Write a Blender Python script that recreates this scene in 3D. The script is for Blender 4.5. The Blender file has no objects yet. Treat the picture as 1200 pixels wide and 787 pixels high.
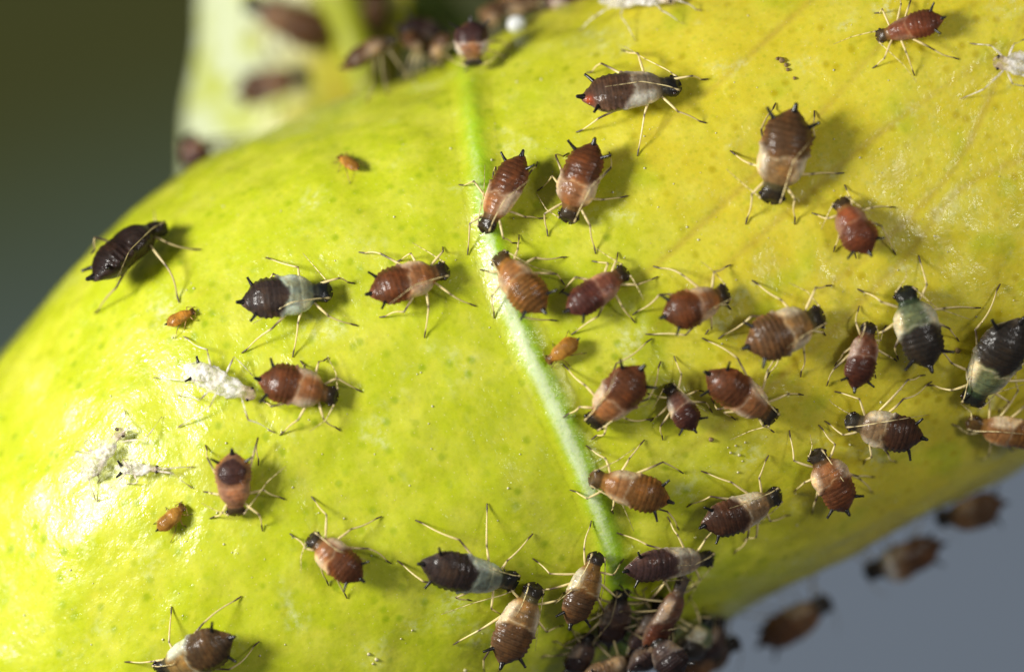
# Macro close-up: aphids on a curled yellow-green leaf. 1 Blender unit = 1 mm.
import bpy, math, random
import numpy as np
from mathutils import Vector, Matrix
from mathutils.bvhtree import BVHTree

scene = bpy.context.scene
col = scene.collection
random.seed(7)
RNG = np.random.default_rng(11)
scene.unit_settings.scale_length = 0.001

# ------------------------------------------------------------------ camera
DIST = 120.0
cam_d = bpy.data.cameras.new('camera')
cam = bpy.data.objects.new('camera', cam_d)
col.objects.link(cam)
cam.location = (0, 0, DIST)
cam_d.sensor_width = 36.0
cam_d.lens = 36.0 * DIST / 24.0
cam_d.clip_start = 1.0
cam_d.clip_end = 2000.0
cam_d.dof.use_dof = True
cam_d.dof.focus_distance = DIST + 0.55
cam_d.dof.aperture_fstop = cam_d.lens * 1e-3 / 7.3
cam_d.dof.aperture_blades = 0
scene.camera = cam

# ------------------------------------------------------------------ light: a flash head at the left, a weak one at the upper right
world = bpy.data.worlds.new('World')
scene.world = world
world.use_nodes = True
bg = world.node_tree.nodes['Background']
bg.inputs['Color'].default_value = (0.95, 0.97, 1.0, 1)
bg.inputs['Strength'].default_value = 0.11

def area_lamp(name, loc, target, sx, sy, power, colour):
    d = bpy.data.lights.new(name, 'AREA')
    d.shape = 'RECTANGLE'; d.size = sx; d.size_y = sy; d.energy = power; d.color = colour
    o = bpy.data.objects.new(name, d); col.objects.link(o)
    o.location = loc
    o.rotation_euler = (Vector(target) - Vector(loc)).to_track_quat('-Z', 'Y').to_euler()
    return o
area_lamp('flash_lamp_left', (-54, 9, 38), (0, 0, 0), 16, 16, 71000, (1.0, 0.965, 0.90))
area_lamp('flash_lamp_right', (44, 6, 60), (2, 0, 0), 12, 12, 14500, (1.0, 0.97, 0.93))

scene.view_settings.view_transform = 'Standard'
scene.view_settings.look = 'None'
scene.view_settings.gamma = 1.0
scene.view_settings.use_curve_mapping = False
scene.view_settings.exposure = 0.0
scene.cycles.use_denoising = True
scene.cycles.max_bounces = 6
scene.cycles.sample_clamp_indirect = 8.0

# ------------------------------------------------------------------ measured layout (millimetres; x right, y up, on the plane z = 0)
APHIDS = [
  {'kind': 'brown', 'label': 'brown aphid with cream wing pads facing down, alone in the upper right area', 'head': (6.053, 3.127), 'tail': (6.637, 5.329), 'w': 1.22, 'RF': [(5.62, 3.321), (5.478, 2.609)], 'LF': [(6.637, 3.193), (6.627, 2.609)], 'RM': [(5.62, 4.017), (5.112, 4.338)], 'LM': [(7.044, 3.794), (7.782, 3.819)], 'RH': [(5.839, 4.821), (6.18, 5.456)], 'LH': [(7.095, 4.653), (7.085, 5.278)], 'AL': [(6.587, 4.083), (6.968, 4.541)]},
  {'kind': 'rust', 'label': 'smooth rust red aphid facing up left, right below the lone brown aphid', 'head': (7.664, 3.202), 'tail': (8.376, 1.916), 'w': 0.88, 'LF': [(7.42, 2.755), (7.029, 2.882)], 'RF': [(7.959, 3.187), (7.792, 3.543)], 'RM': [(8.427, 3.009), (8.987, 3.019)], 'LM': [(7.664, 2.399), (7.537, 1.966)], 'RH': [(8.656, 2.577), (8.997, 1.89)], 'LH': [(7.995, 2.094), (8.071, 1.814)], 'AR': [(8.249, 2.958), (8.504, 2.867)], 'pad': 0.3},
  {'kind': 'green', 'label': 'black aphid with green chest facing up, two black tail spikes spread below it', 'head': (9.173, 1.128), 'tail': (9.819, -0.739), 'w': 1.12, 'RF': [(9.724, 1.204), (9.531, 1.89)], 'LF': [(8.656, 0.797), (8.097, 1.102)], 'RM': [(10.124, 0.65), (10.988, 0.66)], 'RH': [(10.251, 0.177), (10.48, -0.128)], 'LH': [(8.98, -0.256), (9.056, -0.561)], 'AR': [(9.946, 0.66), (10.76, 0.38)], 'AL': [(9.241, 1.382), (9.241, 1.611)]},
  {'kind': 'red', 'label': 'narrow dark red aphid facing up, standing left of the green-chested black aphid', 'head': (8.38, 0.304), 'tail': (8.003, -1.247), 'w': 0.8, 'LF': [(8.064, 0.304), (8.141, 0.711)], 'RH': [(8.497, -0.739), (8.532, -0.993)], 'LH': [(7.556, -0.764), (7.378, -1.171)], 'LM': [(7.759, -0.408), (7.556, -0.713)], 'AL': [(8.242, 0.075), (8.039, -0.306)], 'AR': [(8.598, -0.154), (8.497, -0.484)], 'pad': 0.6},
  {'kind': 'green', 'label': 'large black aphid with green chest hanging head down at the right border', 'head': (10.709, -1.603), 'tail': (11.904, 0.431), 'w': 1.24, 'RH': [(10.861, 0.151), (11.446, 1.219)], 'AL': [(11.37, -1.323), (12.0, -1.13)], 'AR': [(10.709, -0.967), (10.785, -0.408)]},
  {'kind': 'darkcream', 'label': 'dark aphid with cream chest facing left, a long pale feeler curving over its back', 'head': (7.836, -1.959), 'tail': (9.641, -2.391), 'w': 0.94, 'RF': [(8.141, -1.476), (7.556, -1.298)], 'LF': [(7.759, -2.315), (7.327, -1.985)], 'RM': [(9.285, -1.018), (9.692, -0.917)], 'LH': [(8.817, -2.764), (9.021, -2.967)], 'AR': [(7.505, -1.578), (7.429, -1.476)], 'AL': [(8.878, -1.985), (9.768, -1.842)]},
  {'kind': 'redcream', 'label': 'red brown aphid facing up left, lowest sharp one near the lower right rim', 'head': (7.088, -2.688), 'tail': (7.877, -4.086), 'w': 0.96, 'LF': [(6.605, -2.917), (6.504, -2.205)], 'RF': [(7.571, -2.535), (7.19, -2.078)], 'AL': [(7.037, -2.561), (6.987, -2.306)], 'AR': [(7.749, -3.374), (8.105, -3.781)], 'LH': [(7.114, -3.857), (7.037, -4.162)], 'LM': [(6.859, -3.425), (6.605, -3.679)], 'RM': [(8.156, -3.349), (8.461, -3.679)]},
  {'kind': 'brown', 'label': 'ridged brown aphid with broad cream chest facing right, left leg raised behind it', 'head': (7.3, 0.5), 'tail': (5.47, -0.273), 'w': 1.1, 'LF': [(7.122, 1.141), (7.504, 1.187)], 'RF': [(7.3, 0.083), (7.351, 0.007)], 'LM': [(6.309, 0.846), (5.622, 1.304)], 'LH': [(5.622, 0.465), (4.834, -0.069)], 'RH': [(6.258, -0.501), (5.978, -0.985)], 'RM': [(6.843, -0.374), (6.766, -0.959)], 'AR': [(6.868, 0.033), (6.461, -0.273)], 'ridge': 1},
  {'kind': 'redcream', 'label': 'glossy red brown aphid facing right, just above the pale outstretched hind leg', 'head': (5.078, 1.024), 'tail': (3.537, 0.414), 'w': 0.94, 'LF': [(4.732, 1.507), (5.139, 1.67)], 'RF': [(5.037, 0.744), (5.139, 0.617)], 'LM': [(3.995, 1.431), (3.309, 1.634)], 'LH': [(3.461, 0.973), (2.825, 0.49)], 'RM': [(4.682, 0.185), (4.529, 0.033)], 'RH': [(4.071, 0.022), (3.131, 0.043)], 'AR': [(4.783, 0.694), (4.529, 0.516)], 'pad': 0.6},
  {'kind': 'redcream', 'label': 'red brown aphid facing down left beside the midrib, two long feelers laid back', 'head': (1.836, -2.091), 'tail': (3.056, -0.718), 'w': 1.06, 'RF': [(1.581, -1.659), (1.2, -1.913)], 'LF': [(2.166, -2.295), (1.861, -2.422)], 'RM': [(1.709, -1.15), (1.2, -0.667)], 'RH': [(2.446, -0.642), (3.285, -0.057)], 'LH': [(3.183, -1.481), (3.488, -0.591)], 'LM': [(2.675, -1.939), (3.31, -1.964)], 'AL': [(2.573, -1.812), (3.259, -1.567)], 'AR': [(2.268, -1.303), (2.471, -0.769)]},
  {'kind': 'plum', 'label': 'small plum coloured aphid facing up left between two larger red brown ones', 'head': (3.641, -1.15), 'tail': (4.277, -2.218), 'w': 0.68, 'RF': [(3.971, -0.896), (3.793, -0.464)], 'AR': [(4.251, -1.557), (4.607, -1.812)], 'pad': 0.8},
  {'kind': 'redcream', 'label': 'red brown aphid with tan chest facing down right, one hind leg stretched up left', 'head': (6.18, -1.95), 'tail': (4.58, -0.81), 'w': 0.94, 'LH': [(5.292, -0.527), (4.453, -0.044)], 'RM': [(4.963, -1.786), (5.243, -1.964)], 'RH': [(4.81, -1.71), (4.658, -1.456)], 'LF': [(6.478, -1.35), (6.834, -1.381)], 'RF': [(5.878, -2.103), (6.148, -2.256)], 'AL': [(5.868, -1.391), (5.639, -1.035)]},
  {'kind': 'orange', 'label': 'orange brown aphid with amber head facing left, its head on the midrib', 'head': (1.836, -3.296), 'tail': (3.717, -3.856), 'w': 0.92, 'RF': [(2.192, -2.864), (1.734, -2.559)], 'LF': [(1.759, -3.805), (1.353, -3.601)], 'AR': [(2.471, -2.915), (2.904, -2.61)], 'RM': [(2.751, -2.864), (3.107, -2.432)], 'RH': [(3.539, -2.95), (4.022, -3.22)], 'LH': [(3.641, -4.11), (3.921, -4.542)], 'LM': [(2.37, -4.008), (2.38, -4.161)], 'AL': [(2.573, -3.906), (2.853, -4.567)], 'pad': 0.6},
  {'kind': 'darkcream', 'label': 'dark brown aphid with cream chest facing up right, above the lower right rim', 'head': (6.3, -3.69), 'tail': (4.44, -4.47), 'w': 0.96, 'LF': [(5.792, -3.323), (6.02, -2.789)], 'LM': [(5.141, -3.423), (4.429, -3.159)], 'LH': [(4.658, -3.754), (4.099, -4.008)], 'AR': [(5.97, -4.239), (5.664, -4.518)], 'RH': [(5.521, -4.714), (5.204, -5.118)], 'AL': [(5.563, -3.883), (5.105, -4.035)]},
  {'kind': 'purple', 'label': 'purple grey aphid with cream chest facing right, at the foot of the midrib', 'head': (4.735, -5.176), 'tail': (2.62, -5.437), 'w': 0.84, 'LH': [(3.167, -4.89), (2.454, -4.605)], 'AL': [(4.26, -5.366), (3.879, -5.375)], 'RF': [(4.402, -5.698), (4.022, -5.96)], 'LM': [(3.879, -4.653), (3.642, -4.225)]},
  {'kind': 'amber', 'label': 'amber chested brown aphid facing up, at the lower end of the midrib', 'head': (2.002, -5.081), 'tail': (1.313, -6.768), 'w': 0.9, 'LF': [(1.693, -4.986), (1.86, -4.32)], 'AR': [(2.168, -5.793), (1.978, -6.649)], 'AL': [(1.527, -5.841), (0.98, -6.293)]},
  {'kind': 'mint', 'label': 'large black aphid with pale mint chest facing right, below the middle of the leaf', 'head': (0.137, -5.756), 'tail': (-2.163, -5.309), 'w': 1.02, 'LH': [(-1.232, -4.772), (-2.268, -4.309)], 'LM': [(-0.595, -4.914), (-0.584, -3.914)], 'LF': [(-0.111, -5.256), (0.495, -4.625)], 'RH': [(-2.058, -5.756), (-2.689, -5.256)], 'RM': [(-1.321, -6.125), (-0.926, -6.204)], 'AR': [(-0.926, -6.256), (-1.663, -6.519)], 'AL': [(-0.347, -5.493), (-0.716, -5.204)]},
  {'kind': 'brown', 'label': 'brown aphid with cream shoulder facing up, its black head touching the mint-chested aphid', 'head': (0.547, -5.809), 'tail': (-0.295, -7.677), 'w': 1.04, 'LM': [(-0.768, -6.888), (-1.374, -7.23)], 'LH': [(-0.663, -7.572), (-0.637, -7.888)], 'RH': [(-0.242, -7.625), (-0.295, -7.888)], 'AR': [(0.6, -6.888), (0.547, -7.362)], 'AL': [(0.232, -6.309), (0.074, -6.572)]},
  {'kind': 'black', 'label': 'shaded dark purple aphid with a grey feeler, right of the amber-chested one', 'head': (2.572, -5.912), 'tail': (2.216, -7.267), 'w': 0.88, 'AL': [(2.311, -6.697), (1.717, -7.409)], 'dz': -0.3},
  {'kind': 'translucent', 'label': 'blurred reddish aphid with pale glassy flanks slanting up right in the lower cluster', 'head': (4.046, -5.651), 'tail': (3.071, -7.457), 'w': 0.8, 'dz': 0.2, 'pad': 1},
  {'kind': 'green', 'label': 'blurred greenish black aphid in the dark heap at the lower rim of the leaf', 'head': (4.64, -6.57), 'tail': (3.84, -7.57), 'w': 1.04, 'dz': 0.1},
  {'kind': 'black', 'label': 'blurred nearly black aphid at the outer edge of the dark heap, against the grey background', 'head': (5.32, -7.13), 'tail': (3.8, -7.89), 'w': 0.84, 'z': -4.6},
  {'kind': 'tan', 'label': 'blurred tan aphid cut by the bottom border below the dark heap', 'head': (2.9, -7.53), 'tail': (1.6, -8.03), 'w': 0.88, 'dz': 0.2},
  {'kind': 'darkbrown', 'label': 'blurred dark brown aphid hanging off the lower rim, lowest against the grey background', 'head': (7.44, -6.17), 'tail': (5.76, -7.17), 'w': 1.08, 'z': -6.0},
  {'kind': 'darkbrown', 'label': 'blurred brown aphid with white chest under the rim, middle of the three against grey', 'head': (8.28, -5.55), 'tail': (10.06, -4.83), 'w': 1.08, 'z': -5.8, 'white': 1},
  {'kind': 'darktan', 'label': 'blurred mottled aphid under the rim at the right, highest of the three against grey', 'head': (9.96, -4.29), 'tail': (11.52, -3.89), 'w': 1.0, 'z': -5.8},
  {'kind': 'orange', 'label': 'tan chested red aphid cut by the right border below the big black one', 'head': (10.68, -2.01), 'tail': (12.64, -2.37), 'w': 0.9, 'AL': [(11.37, -2.239), (12.082, -2.3)], 'LF': [(10.709, -2.29), (10.302, -2.061)], 'AR': [(10.76, -1.781), (10.505, -1.578)]},
  {'kind': 'grey', 'label': 'grey brown aphid with white wing pad and red spot at its tail', 'head': (3.941, 5.861), 'tail': (1.617, 5.541), 'w': 1.08, 'RF': [(3.89, 5.251), (4.551, 4.982)], 'RM': [(3.102, 5.175), (2.939, 4.209)], 'RH': [(2.034, 5.099), (1.5, 4.768)], 'LF': [(4.221, 6.09), (4.602, 6.014)], 'AL': [(3.102, 6.497), (2.619, 6.792)], 'AR': [(3.051, 5.963), (2.187, 5.836)]},
  {'kind': 'redcream', 'label': 'red brown aphid with tan chest facing down on the midrib, left of a similar pair', 'head': (-0.644, 2.439), 'tail': (0.292, 4.234), 'w': 0.92, 'LM': [(0.307, 2.785), (0.79, 2.76)], 'LH': [(0.459, 3.878), (0.597, 4.082)], 'RF': [(-0.99, 2.633), (-1.041, 1.895)], 'LF': [(-0.202, 2.277), (0.154, 2.175)], 'AL': [(-0.176, 3.192), (0.434, 3.675)], 'RH': [(-0.38, 3.955), (-0.456, 3.7)], 'AR': [(-0.659, 3.344), (-0.634, 4.006)]},
  {'kind': 'redcream', 'label': 'red brown aphid with cream flank facing down, right of a similar pair beside the midrib', 'head': (1.288, 2.673), 'tail': (1.919, 4.539), 'w': 1.02, 'LM': [(2.138, 3.192), (2.722, 3.283)], 'LF': [(1.832, 2.582), (1.96, 1.921)], 'RF': [(0.765, 2.861), (0.841, 2.327)], 'RM': [(0.943, 3.751), (0.587, 3.395)], 'RH': [(1.019, 4.234), (1.324, 4.285)], 'LH': [(2.316, 3.929), (2.275, 4.311)], 'AL': [(1.858, 3.497), (2.29, 3.955)]},
  {'kind': 'orange', 'label': 'orange brown ringed aphid facing up left, straddling the white part of the midrib', 'head': (-0.353, 1.9), 'tail': (0.751, 0.548), 'w': 0.96, 'RM': [(0.548, 1.834), (1.285, 1.85)], 'RH': [(1.041, 1.453), (1.234, 1.199)], 'LM': [(-0.469, 0.944), (-0.419, 0.411)], 'LH': [(0.293, 0.436), (1.056, 0.36)], 'LF': [(-0.546, 1.504), (-0.749, 1.555)], 'AR': [(0.522, 1.606), (1.005, 1.478)], 'AL': [(-0.302, 1.453), (-0.291, 1.021)], 'RF': [(0.141, 2.038), (0.166, 2.368)], 'pad': 0.4, 'ridge': 1},
  {'kind': 'plumred', 'label': 'purple brown aphid facing up right, just right of the ringed orange brown one', 'head': (2.699, 1.529), 'tail': (1.295, 0.548), 'w': 0.86, 'LH': [(1.488, 1.377), (1.107, 0.995)], 'LM': [(2.251, 1.707), (1.87, 1.758)], 'LF': [(2.455, 1.809), (2.48, 1.961)], 'RF': [(2.938, 1.199), (3.421, 1.392)], 'RM': [(2.582, 0.69), (2.887, 0.309)], 'RH': [(2.022, 0.461), (1.387, 0.029)], 'AR': [(2.963, 1.097), (3.09, 0.843)], 'pad': 0.4},
  {'kind': 'redcream', 'label': 'red brown aphid with pinkish chest facing right, alone left of the midrib', 'head': (-1.498, 1.555), 'tail': (-3.364, 0.97), 'w': 0.9, 'LF': [(-1.61, 1.987), (-1.62, 2.089)], 'LM': [(-2.373, 1.936), (-2.729, 1.733)], 'RF': [(-1.432, 0.97), (-0.847, 0.69)], 'RM': [(-1.956, 0.69), (-2.052, -0.047)], 'RH': [(-2.525, 0.563), (-3.11, 0.436)], 'AR': [(-2.271, 1.199), (-2.907, 0.716)]},
  {'kind': 'mint', 'label': 'dark grey aphid with pale mint chest facing right, on the left half of the leaf', 'head': (-4.24, 1.05), 'tail': (-6.361, 0.77), 'w': 1.02, 'LH': [(-5.598, 1.456), (-5.827, 1.329)], 'LM': [(-5.013, 1.609), (-5.776, 1.838)], 'RF': [(-4.301, 0.465), (-3.615, 0.236)], 'RM': [(-5.013, 0.312), (-5.141, -0.501)], 'RH': [(-5.624, 0.175), (-6.336, -0.4)], 'LF': [(-4.047, 1.355), (-3.691, 1.228)], 'AR': [(-5.166, 0.795), (-6.081, 0.287)]},
  {'kind': 'redcream', 'label': 'rust brown aphid with tan chest facing right, its tail touching a white shed skin', 'head': (-4.098, -1.432), 'tail': (-5.954, -0.985), 'w': 0.94, 'LF': [(-4.098, -0.985), (-3.513, -1.315)], 'LM': [(-4.53, -0.603), (-4.301, -0.501)], 'RF': [(-4.417, -1.942), (-4.02, -2.222)], 'RM': [(-5.012, -1.967), (-5.444, -2.323)], 'RH': [(-5.647, -1.652), (-5.876, -1.484)], 'LH': [(-4.861, -0.679), (-4.963, -0.578)]},
  {'kind': 'blotch', 'label': 'broad aphid with dark blotch on pale sides facing down, one feeler spread to the side', 'head': (-6.459, -4.201), 'tail': (-6.561, -2.711), 'w': 0.92, 'AL': [(-5.722, -3.398), (-5.29, -3.042)], 'LH': [(-5.952, -2.374), (-5.942, -3.035)], 'LM': [(-5.824, -3.601), (-5.315, -3.83)], 'LF': [(-5.925, -4.186), (-5.849, -4.567)], 'RM': [(-7.037, -3.679), (-7.24, -3.644)], 'RH': [(-7.139, -2.856), (-7.19, -2.55)], 'RF': [(-6.783, -4.127), (-7.088, -4.279)], 'pad': 0.3},
  {'kind': 'redcream', 'label': 'red brown aphid with pink wing pad facing up left, left of the large mint-chested one', 'head': (-4.746, -4.695), 'tail': (-3.51, -5.712), 'w': 0.84, 'RF': [(-4.349, -4.186), (-4.705, -3.754)], 'LF': [(-4.832, -4.974), (-5.213, -4.618)], 'RM': [(-3.764, -4.517), (-3.052, -4.222)], 'RH': [(-3.383, -4.974), (-2.823, -5.33)], 'LH': [(-4.145, -5.585), (-3.866, -6.144)], 'LM': [(-4.476, -5.407), (-4.298, -5.839)], 'AR': [(-4.095, -5.025), (-3.332, -5.269)]},
  {'kind': 'mintbrown', 'label': 'brown aphid with pale mint wing pad cut by the bottom border at the left', 'head': (-8.34, -7.858), 'tail': (-6.54, -7.03), 'w': 1.04, 'RH': [(-7.24, -6.73), (-6.34, -6.09)], 'RM': [(-8.04, -7.17), (-7.98, -6.33)], 'RF': [(-8.44, -7.618), (-9.08, -7.63)], 'LH': [(-6.64, -7.81), (-5.92, -7.15)], 'AR': [(-7.92, -7.69), (-7.88, -7.51)]},
  {'kind': 'rust', 'label': 'small rust red aphid with amber head at the top right, facing left', 'head': (8.548, 6.995), 'tail': (10.124, 7.438), 'w': 0.68, 'LF': [(8.726, 6.497), (8.446, 6.268)], 'LM': [(9.234, 6.65), (9.437, 6.09)], 'LH': [(9.895, 6.7), (10.48, 6.472)], 'AL': [(9.183, 6.344), (9.488, 5.938)], 'AR': [(7.963, 7.006), (7.531, 6.828)], 'pad': 0.2},
  {'kind': 'shiny', 'label': 'blurred glossy black aphid at the upper left rim of the leaf', 'head': (-8.166, 2.619), 'tail': (-9.803, 1.287), 'w': 1.24, 'RM': [(-8.105, 1.643), (-7.8, 0.778)], 'RH': [(-9.274, 1.134), (-9.783, 0.524)], 'LH': [(-9.783, 2.304), (-9.859, 1.922)], 'AL': [(-8.359, 2.812), (-8.41, 2.965)], 'AR': [(-8.969, 1.999), (-9.274, 1.287)]},
  {'kind': 'darktan', 'label': 'blurred brown aphid on the upper rim, in front of the pale leaf behind', 'head': (-2.696, 6.98), 'tail': (-3.968, 6.243), 'w': 0.76},
  {'kind': 'black', 'label': 'blurred black aphid just behind the upper rim, left of the midrib end', 'head': (-1.44, 6.91), 'tail': (-2.68, 7.27), 'w': 0.72, 'z': -5.4},
  {'kind': 'plumcream', 'label': 'blurred purple aphid with whitish chest facing the camera at the top of the midrib', 'head': (-0.891, 6.319), 'tail': (-0.968, 7.387), 'w': 0.88},
  {'kind': 'darktan', 'label': 'blurred tan brown aphid at the top border above the droplet', 'head': (-0.64, 7.47), 'tail': (0.9, 7.95), 'w': 0.88, 'z': -5.2},
  {'kind': 'black', 'label': 'blurred black aphid under the purple grey one, in the dark heap', 'head': (3.5, -6.13), 'tail': (2.84, -7.53), 'w': 0.88, 'dz': -0.1},
  {'kind': 'black', 'label': 'blurred blackish aphid low in the dark heap by the bottom border', 'head': (3.8, -6.83), 'tail': (2.7, -7.83), 'w': 0.88, 'dz': 0.3},
  {'kind': 'black', 'label': 'blurred black aphid right in the dark heap, beside the grey background', 'head': (4.92, -6.57), 'tail': (4.36, -7.63), 'w': 0.8, 'dz': -0.1},
  {'kind': 'black', 'label': 'blurred dark aphid at the bottom border right of the cream-shouldered brown one', 'head': (1.8, -6.97), 'tail': (1.36, -7.93), 'w': 0.76, 'dz': 0.0},
  {'kind': 'black', 'label': 'blurred black aphid lowest in the middle of the dark heap', 'head': (3.3, -7.03), 'tail': (4.0, -7.93), 'w': 0.88, 'dz': 0.5},
  {'kind': 'darkbrown', 'label': 'blurred brown aphid against the grey background at the bottom of the dark heap', 'head': (4.84, -7.43), 'tail': (3.9, -7.97), 'w': 0.8, 'z': -4.2},
  {'kind': 'darkbrown', 'label': 'blurred brown aphid on the upper rim between the black one and the midrib end', 'head': (-1.9, 6.63), 'tail': (-2.6, 7.03), 'w': 0.68, 'dz': 0.1},
  {'kind': 'plum', 'label': 'blurred dark aphid at the top border right of the droplet', 'head': (0.64, 7.71), 'tail': (1.68, 8.03), 'w': 0.8, 'z': -4.8},
  {'kind': 'darktan', 'label': 'blurred tan aphid behind the upper rim, above the purple one on the midrib', 'head': (-0.68, 7.19), 'tail': (-0.2, 7.79), 'w': 0.72, 'z': -5.0},
  {'kind': 'darkbrown', 'label': 'blurred brown aphid on the upper rim, left beside the purple one', 'head': (-1.84, 6.31), 'tail': (-1.44, 7.11), 'w': 0.72, 'dz': 0.0},
]
APHIDS_BEHIND = [
  {'kind': 'darkbrown', 'label': 'strongly blurred brown aphid on the pale leaf behind, near the top border', 'head': (-6.2, 7.79), 'tail': (-4.12, 6.91), 'w': 1.08},
  {'kind': 'darkbrown', 'label': 'strongly blurred purple brown aphid on the pale leaf behind, above the near leaf rim', 'head': (-4.76, 6.07), 'tail': (-6.48, 5.67), 'w': 0.92},
  {'kind': 'plum', 'label': 'strongly blurred purple aphid at the lower left edge of the pale leaf behind', 'head': (-7.6, 4.71), 'tail': (-7.0, 3.83), 'w': 0.84},
  {'kind': 'darkbrown', 'label': 'strongly blurred dark aphid on the green stalk at the top border', 'head': (-3.08, 8.15), 'tail': (-3.56, 6.99), 'w': 0.88},
]
NYMPHS = [
  {'kind': 'nymph', 'label': 'tiny amber nymph near the top of the leaf, left of the midrib', 'head': (-4.06, 4.21), 'tail': (-3.6, 3.89), 'w': 0.32},
  {'kind': 'nymph', 'label': 'tiny amber nymph beside the hind leg of the glossy black aphid', 'head': (-7.44, 0.59), 'tail': (-8.1, 0.25), 'w': 0.34},
  {'kind': 'nymph', 'label': 'small translucent amber nymph close to the right of the midrib', 'head': (0.82, -0.61), 'tail': (1.56, -0.07), 'w': 0.42},
  {'kind': 'nymph', 'label': 'small amber nymph below the crumpled shed skins at the left', 'head': (-7.68, -3.97), 'tail': (-8.3, -4.57), 'w': 0.4},
]
SKINS = [
  {'label': 'white shed skin with spread legs touching the tail of a rust brown aphid', 'head': (-6.054, -1.434), 'tail': (-7.707, -0.722), 'w': 0.56, 'legs': [[(-6.969, -0.696), (-7.147, -0.315), (-7.707, -0.01)], [(-6.664, -0.823), (-6.512, -0.493), (-6.054, -0.95)], [(-7.224, -1.078), (-7.63, -1.042), (-8.393, -0.976)], [(-6.893, -1.332), (-7.071, -1.637), (-7.834, -2.145)], [(-7.071, -1.408), (-7.325, -1.51), (-7.859, -1.383)], [(-6.257, -1.662), (-6.181, -1.967), (-5.545, -2.273)]]},
  {'label': 'crumpled greyish shed skin standing upright at the left', 'head': (-9.122, -2.194), 'tail': (-10.088, -3.364), 'w': 0.52, 'legs': [[(-9.274, -2.601), (-9.58, -2.728), (-10.251, -2.703)], [(-9.046, -2.296), (-8.969, -2.144), (-9.081, -1.737)], [(-9.122, -2.55), (-8.613, -2.423), (-8.207, -1.889)], [(-9.732, -2.754), (-10.037, -2.525), (-9.783, -2.245)], [(-9.478, -2.805), (-9.707, -3.262), (-9.732, -3.466)], [(-10.088, -2.856), (-9.936, -3.212), (-9.758, -3.873)]]},
  {'label': 'small crumpled shed skin right of the upright one', 'head': (-8.257, -3.12), 'tail': (-9.325, -3.11), 'w': 0.32, 'legs': [[(-9.071, -3.059), (-9.122, -2.906), (-9.02, -3.008)], [(-8.868, -3.313), (-8.766, -3.415), (-9.02, -3.466)], [(-8.41, -3.059), (-8.054, -3.11), (-7.444, -3.059)], [(-8.359, -3.161), (-7.952, -3.212), (-7.495, -3.567)], [(-9.173, -3.262), (-9.427, -3.567), (-9.732, -3.873)]]},
  {'label': 'white shed skin with thin legs cut by the right border', 'head': (11.294, 6.395), 'tail': (12.895, 6.294), 'w': 0.62, 'legs': [[(11.446, 6.7), (11.217, 6.802), (10.734, 6.853)], [(11.624, 6.726), (11.777, 6.853), (12.082, 6.98)], [(11.421, 5.988), (11.065, 5.785), (10.505, 5.546)], [(11.472, 5.988), (11.726, 5.912), (12.133, 5.836)]]},
  {'label': 'blurred white shed skin cut by the top border', 'head': (3.865, 7.895), 'tail': (2.034, 7.845), 'w': 0.52, 'legs': [[(2.085, 7.717), (1.958, 7.489), (1.526, 7.133)], [(2.441, 7.667), (2.543, 7.489), (2.899, 6.904)], [(3.255, 7.87), (3.509, 7.616), (4.043, 7.311)], [(3.763, 7.921), (4.068, 7.794), (4.45, 7.616)]]},
]
MIDRIB = [(-1.14, 7.07), (-1.08, 6.27), (-0.94, 5.17), (-0.74, 3.87), (-0.52, 2.47), (-0.06, 0.77), (0.6, -0.73), (1.24, -2.03), (1.8, -3.33), (2.16, -4.23), (2.44, -5.23), (2.64, -6.53), (2.76, -7.93)]
VEINS = [[(0.0, 2.63), (2.0, 3.77), (4.86, 5.93), (6.94, 7.81), (7.5, 8.37)], [(0.8, -0.13), (3.2, 1.47), (7.2, 5.13), (8.62, 6.75), (9.7, 8.07)], [(1.8, -2.53), (5.2, -0.53), (8.36, 1.87), (10.5, 3.91), (11.26, 5.69), (12.0, 7.47)], [(1.3, -1.53), (4.6, 1.27), (8.36, 4.57), (9.84, 5.63), (12.0, 7.07)], [(2.24, -4.13), (6.0, -1.33), (9.6, 2.17), (10.22, 3.37), (12.0, 4.17)], [(-0.4, 1.87), (2.0, 4.87), (3.2, 6.67)], [(0.0, 0.67), (-2.6, 0.11), (-6.0, -0.73), (-9.6, -2.53), (-12.0, -4.13)], [(1.8, -3.33), (-1.6, -3.33), (-6.0, -4.33), (-9.6, -5.93), (-12.0, -7.53)], [(-0.8, 3.87), (-3.6, 2.87), (-7.0, 1.27), (-10.2, -0.93)], [(2.3, -5.13), (-0.8, -5.93), (-4.4, -6.93), (-7.0, -8.13)], [(0.8, -1.13), (-2.4, -1.53), (-6.4, -2.53), (-10.8, -4.93)]]


# ------------------------------------------------------------------ helpers
def tag(o, label=None, cat=None, group=None, kind=None):
    if label: o['label'] = label
    if cat: o['category'] = cat
    if group: o['group'] = group
    if kind: o['kind'] = kind
    return o

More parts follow.
